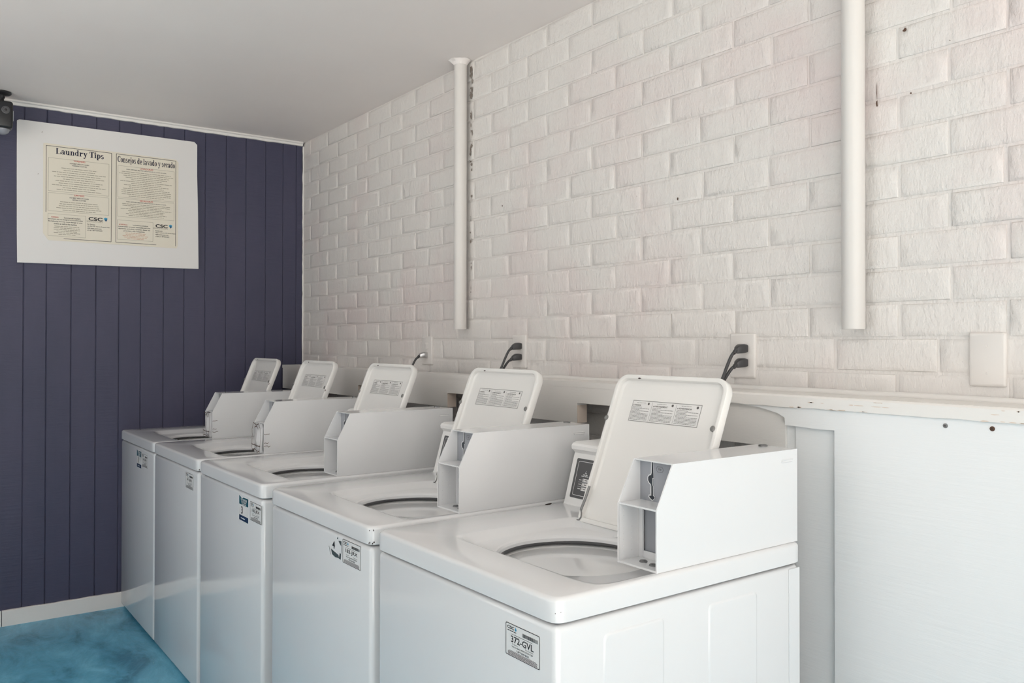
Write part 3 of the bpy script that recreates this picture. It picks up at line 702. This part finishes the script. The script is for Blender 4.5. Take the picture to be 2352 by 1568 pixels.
    if k == 3:
        m_ = frame((0, -.0002, 0), (1, 0, 0), (0, 0, 1)); t = P2(m_, .0003); rn = random.Random(14)
        t.poly([(.012, .018), (.06, .010), (.064, .002), (.040, .0), (.020, .004)]); t.poly([(.060, .048), (.078, .05), (.078, .036), (.066, .042)]); t.poly([(.062, .001), (.074, .0), (.076, .016), (.068, .017)]); t.line([(.0, .022), (.006, .01), (.01, .002)], .0018); t.line([(.077, .036), (.078, .018)], .0018); t.poly([(.050, .052), (.056, .058), (.058, .051)])
        st = t.obj('torn_sticker', M['torn'], w); st.location = (.435, .004, .806); st['label'] = 'torn remains of a number sticker'
        t = P2(m_, .0006); t.text('4', .030, .0215, .020, .016, .03); t.obj('number', M['ink'], st)
    if k >= 1:
        rn = random.Random(40+k); b = B()
        spots = {1: [(.684, .884, .003)], 2: [], 3: [(.6845, .916, .003), (.686, .886, .0035), (.682, .8835, .003)], 4: [(.688, .9, .0015)]}[k]
        for u, z, s_ in spots:
            b.face([(WU+.0006, .004+(u-.68)+s_*math.cos(2*PI*i_/7)*rn.uniform(.4, 1), z+s_*math.sin(2*PI*i_/7)*rn.uniform(.4, 1)) for i_ in range(7)])
            b.face([(u-.002+s_*math.cos(2*PI*i_/7)*rn.uniform(.4, 1), -.0006, z+s_*math.sin(2*PI*i_/7)*rn.uniform(.4, 1)) for i_ in range(7)])
        if k == 3: b.face([(WU+.0006, .57+.02*math.cos(2*PI*i_/9)*rn.uniform(.4, 1), .917+.004*math.sin(2*PI*i_/9)*rn.uniform(.4, 1)) for i_ in range(9)])
        if spots: b.obj('paint_chips', M['chip'], w, False)

# ------------------------------------------------------------------ backing board and poster on the navy wall
nb = empty('notice_board', (0, 0, 0), -.02); tag(nb, 'white painted rectangular backing board fixed to the navy wall', 'board')
out = [(-1.482, 2.474), (-1.472, 2.481), (-.637, 2.487), (-.621, 2.472), (-.6205, 2.3), (-.615, 2.1), (-.6125, 1.9), (-.611, 1.789), (-1.0, 1.782), (-1.477, 1.776), (-1.4795, 1.95), (-1.481, 2.2)]
B().ext([(.0015, y, z) for y, z in out], (.016, 0, 0)).obj('panel', M['board'], nb, False)
PW, PH = .640, .478; py, pz = -1.364, 1.8985
pst = empty('laundry_tips_poster', (.0177, 0, 0)); pst.rotation_euler = (0, 0, -.02); tag(pst, 'cream bilingual laundry tips poster on the white backing board', 'poster')
pm = frame((0, py, pz), (0, 1, 0), (0, 0, 1))
o = B(); o.loops([[pm @ Vector((x, y, z)) for x, y in [(.022, -.004), (PW-.004, -.004), (PW+.002, .01), (PW+.004, PH-.016), (PW-.008, PH-.001), (.004, PH+.004), (-.004, PH), (-.003, .03)]] for z in (0, .0014)], True, True); o.obj('paper', M['paper'], pst, False)
Z1 = .0019
L0, L1, R0, R1 = .009, .309, .332, .630
T = PH-.008; Bt = .008; HH = T-Bt
yy = lambda f: T-f*HH
pk_ = P2(pm, Z1)
pk_.line([(L0, yy(.72)), (L0, T), (L1, T), (L1, Bt), (.09, Bt)], .0022); pk_.line([(R0, T), (R1, T), (R1, Bt+.0)], .0022); pk_.line([(R0, T), (R0, Bt), (.53, Bt)], .0022)
def ctext(p, t, c, f, h, w): p.text(t, c, yy(f)-h/2, h, w, .015)
lc, rc = (L0+L1)/2, (R0+R1)/2
ctext(pk_, 'FOR BEST RESULTS WHEN', lc, .168, .006, .088); ctext(pk_, 'WASHING CLOTHES', lc, .190, .006, .068)
ctext(pk_, 'FOR BEST RESULTS WHEN', lc, .545, .006, .088); ctext(pk_, 'DRYING CLOTHES', lc, .567, .006, .062)
ctext(pk_, 'PARA OBTENER MEJORES RESULTADOS AL LAVAR LA ROPA', rc, .163, .006, .20); ctext(pk_, 'PARA OBTENER MEJORES RESULTADOS AL SECAR LA ROPA', rc, .532, .006, .20)
for c, f0, lines in ((L0+.088, .770, ('Commercial washers', 'and dryers are not designed to accommodate', 'the following and may cause damage to your', 'clothes as well as the machine.')), (R0+.09, .795, ('Las lavadoras y secadoras', 'comerciales no estan disenadas para los', 'siguientes articulos, y podrian danar sus', 'prendas y las maquinas.'))):
    for i, t in enumerate(lines): ctext(pk_, t, c+(.03 if i == 0 else 0), f0+i*.0235, .0075, (.075, .158, .156, .105)[i])
for c, f0, lines in ((L1-.112, .822, ('For Service:', 'use the CSC Service Request Hub', 'visit www.cscsw.com', 'or call 1-877-264-6622')), (R1-.103, .838, ('Para solicitar servicio:', 'utilice la aplicacion CSC Service Request', 'visite www.cscsw.com', 'o llame al 1-877-264-6622'))):
    for i, t in enumerate(lines): pk_.text(t, c, yy(f0+i*.0215)-.003, .0068, (.036, .104, .066, .07)[i], .01, 'l')
pk_.text('CSC', L1-.074, yy(.757)-.010, .0185, .066, .035); pk_.text('CSC', R1-.072, yy(.778)-.010, .0185, .062, .035)
pk_.obj('black_print', M['ink'], pst)
pt = P2(pm, Z1); serif(pt, 'Laundry Tips', L0+.043, yy(.078), .222, .0295); serif(pt, 'Consejos de lavado y secado', R0+.006, yy(.088), .288, .031); pt.obj('title', M['navyink'], pst)
pr_ = P2(pm, Z1); ctext(pr_, 'WASHERS', lc, .137, .0085, .054); ctext(pr_, 'DRYERS', lc, .515, .0085, .046); ctext(pr_, 'LAVADORAS', rc, .138, .0085, .066); ctext(pr_, 'SECADORAS', rc, .508, .0085, .066)
ctext(pr_, 'WARNING:', L0+.040, .770, .0065, .034); ctext(pr_, 'ADVERTENCIA:', R0+.035, .795, .0065, .042); pr_.obj('red_print', M['redink'], pst)
pg = P2(pm, Z1-.0001); rn = random.Random(21)
for a, c, f0, f1 in ((L0+.010, L1-.012, .128, .488), (L0+.010, L1-.012, .508, .705), (L0+.010, L0+.180, .735, .975), (R0+.008, R1-.009, .128, .485), (R0+.008, R1-.009, .50, .705), (R0+.006, R0+.182, .745, .965)): pg.frame(a, yy(f1), c, yy(f0), .0011)
def lines(p, c, w, f0, f1, n):
    for i in range(n):
        ww = w*rn.uniform(.55, 1); p.bars(c-ww/2, c+ww/2, yy(f0+(f1-f0)*i/(n-1))-.001, .0026, rn)
lines(pg, lc, .262, .228, .465, 11); lines(pg, lc, .22, .598, .688, 5); lines(pg, L0+.095, .13, .868, .955, 6)
lines(pg, rc, .272, .19, .465, 14); lines(pg, rc, .27, .556, .685, 8)
for c, f in ((L1-.078, .788), (R1-.078, .808)): pg.text('SERVICEWORKS', c, yy(f)-.004, .0075, .075)
pg.obj('grey_print', M['greyink'], pst)
pp = P2(pm, Z1-.0001); lines(pp, R0+.095, .145, .888, .952, 5); pp.obj('faded_red_print', M['pinkink'], pst)
lg = P2(pm, Z1+.0002)
for c, f in ((L1-.026, .757), (R1-.026, .778)): y = yy(f); lg.poly([(c-.009, y+.006), (c-.002, y+.011), (c+.008, y+.008), (c+.007, y-.002), (c+.001, y-.010), (c-.006, y-.002)])
lg.obj('logo_mark', M['logo'], pst)
lg = P2(pm, Z1+.0004)
for c, f in ((L1-.026, .757), (R1-.026, .778)): y = yy(f); lg.poly([(c-.005, y), (c+.001, y+.003), (c+.006, y-.001), (c+.001, y-.010)])
lg.obj('logo_shade', M['logodark'], pst)

# ------------------------------------------------------------------ security camera at the ceiling corner
sq = empty('security_camera', (.10, -1.556, 0)); tag(sq, 'black security camera hanging from the ceiling beside the notice board', 'camera')
B().lathe([(.040, HC-.0005), (.040, HC-.008), (.034, HC-.013), (.013, HC-.016), (.013, HC-.03)], (0, 0, 0), 32, cap0=True, cap1=True).obj('mount', M['black'], sq, 40)
B().tube([(0, 0, HC-.018), (0, 0, HC-.035), (.006, 0, HC-.055)], .009, 12).obj('arm', M['black'], sq, 50)
bd = B().box(-.04, .046, -.043, .043, 2.396, 2.525, .012, 3).obj('body', M['black'], sq, 40)
B().lathe([(.0175, .046), (.0175, .050), (.014, .051), (.012, .0485)], (0, .012, 2.480), 28, 'x', False, True).obj('lens', M['panel'], bd, 40)
B().lathe([(.006, .0486), (.004, .0496)], (0, .012, 2.480), 16, 'x', False, True).obj('lens_glass', M['black'], bd, 40)
B().box(-.02, .03, .0425, .0455, 2.436, 2.484, .001, 1).obj('side_light', M['wprint'], bd, False)
B().lathe([(.034, 2.399), (.034, 2.392), (.028, 2.380), (.016, 2.372), (.004, 2.370)], (0, 0, 0), 28, cap1=True).obj('sensor_dome', M['dome'], bd, 50)

# ------------------------------------------------------------------ unseen ceiling lamp added for extra light, above and behind the viewer
def added_ceiling_light(x, y):
    c = empty('added_ceiling_light', (x, y, HC)); tag(c, 'added white ceiling batten with two bare fluorescent tubes for extra light, above the viewer', 'lamp')
    B().box(-.62, .62, -.075, .075, -.05, -.0005, .006, 2).obj('housing', M['plastic'], c, 40)
    for s_ in (-.04, .04):
        B().tube([(-.59, s_, -.075), (.59, s_, -.075)], .016, 14).obj('tube', M['tube'], c, 50)
        for e in (-.6, .6): B().box(e-.012, e+.012, s_-.014, s_+.014, -.095, -.048, .002, 1).obj('lamp_holder', M['plastic'], c, 40)
added_ceiling_light(5.0, -1.9)
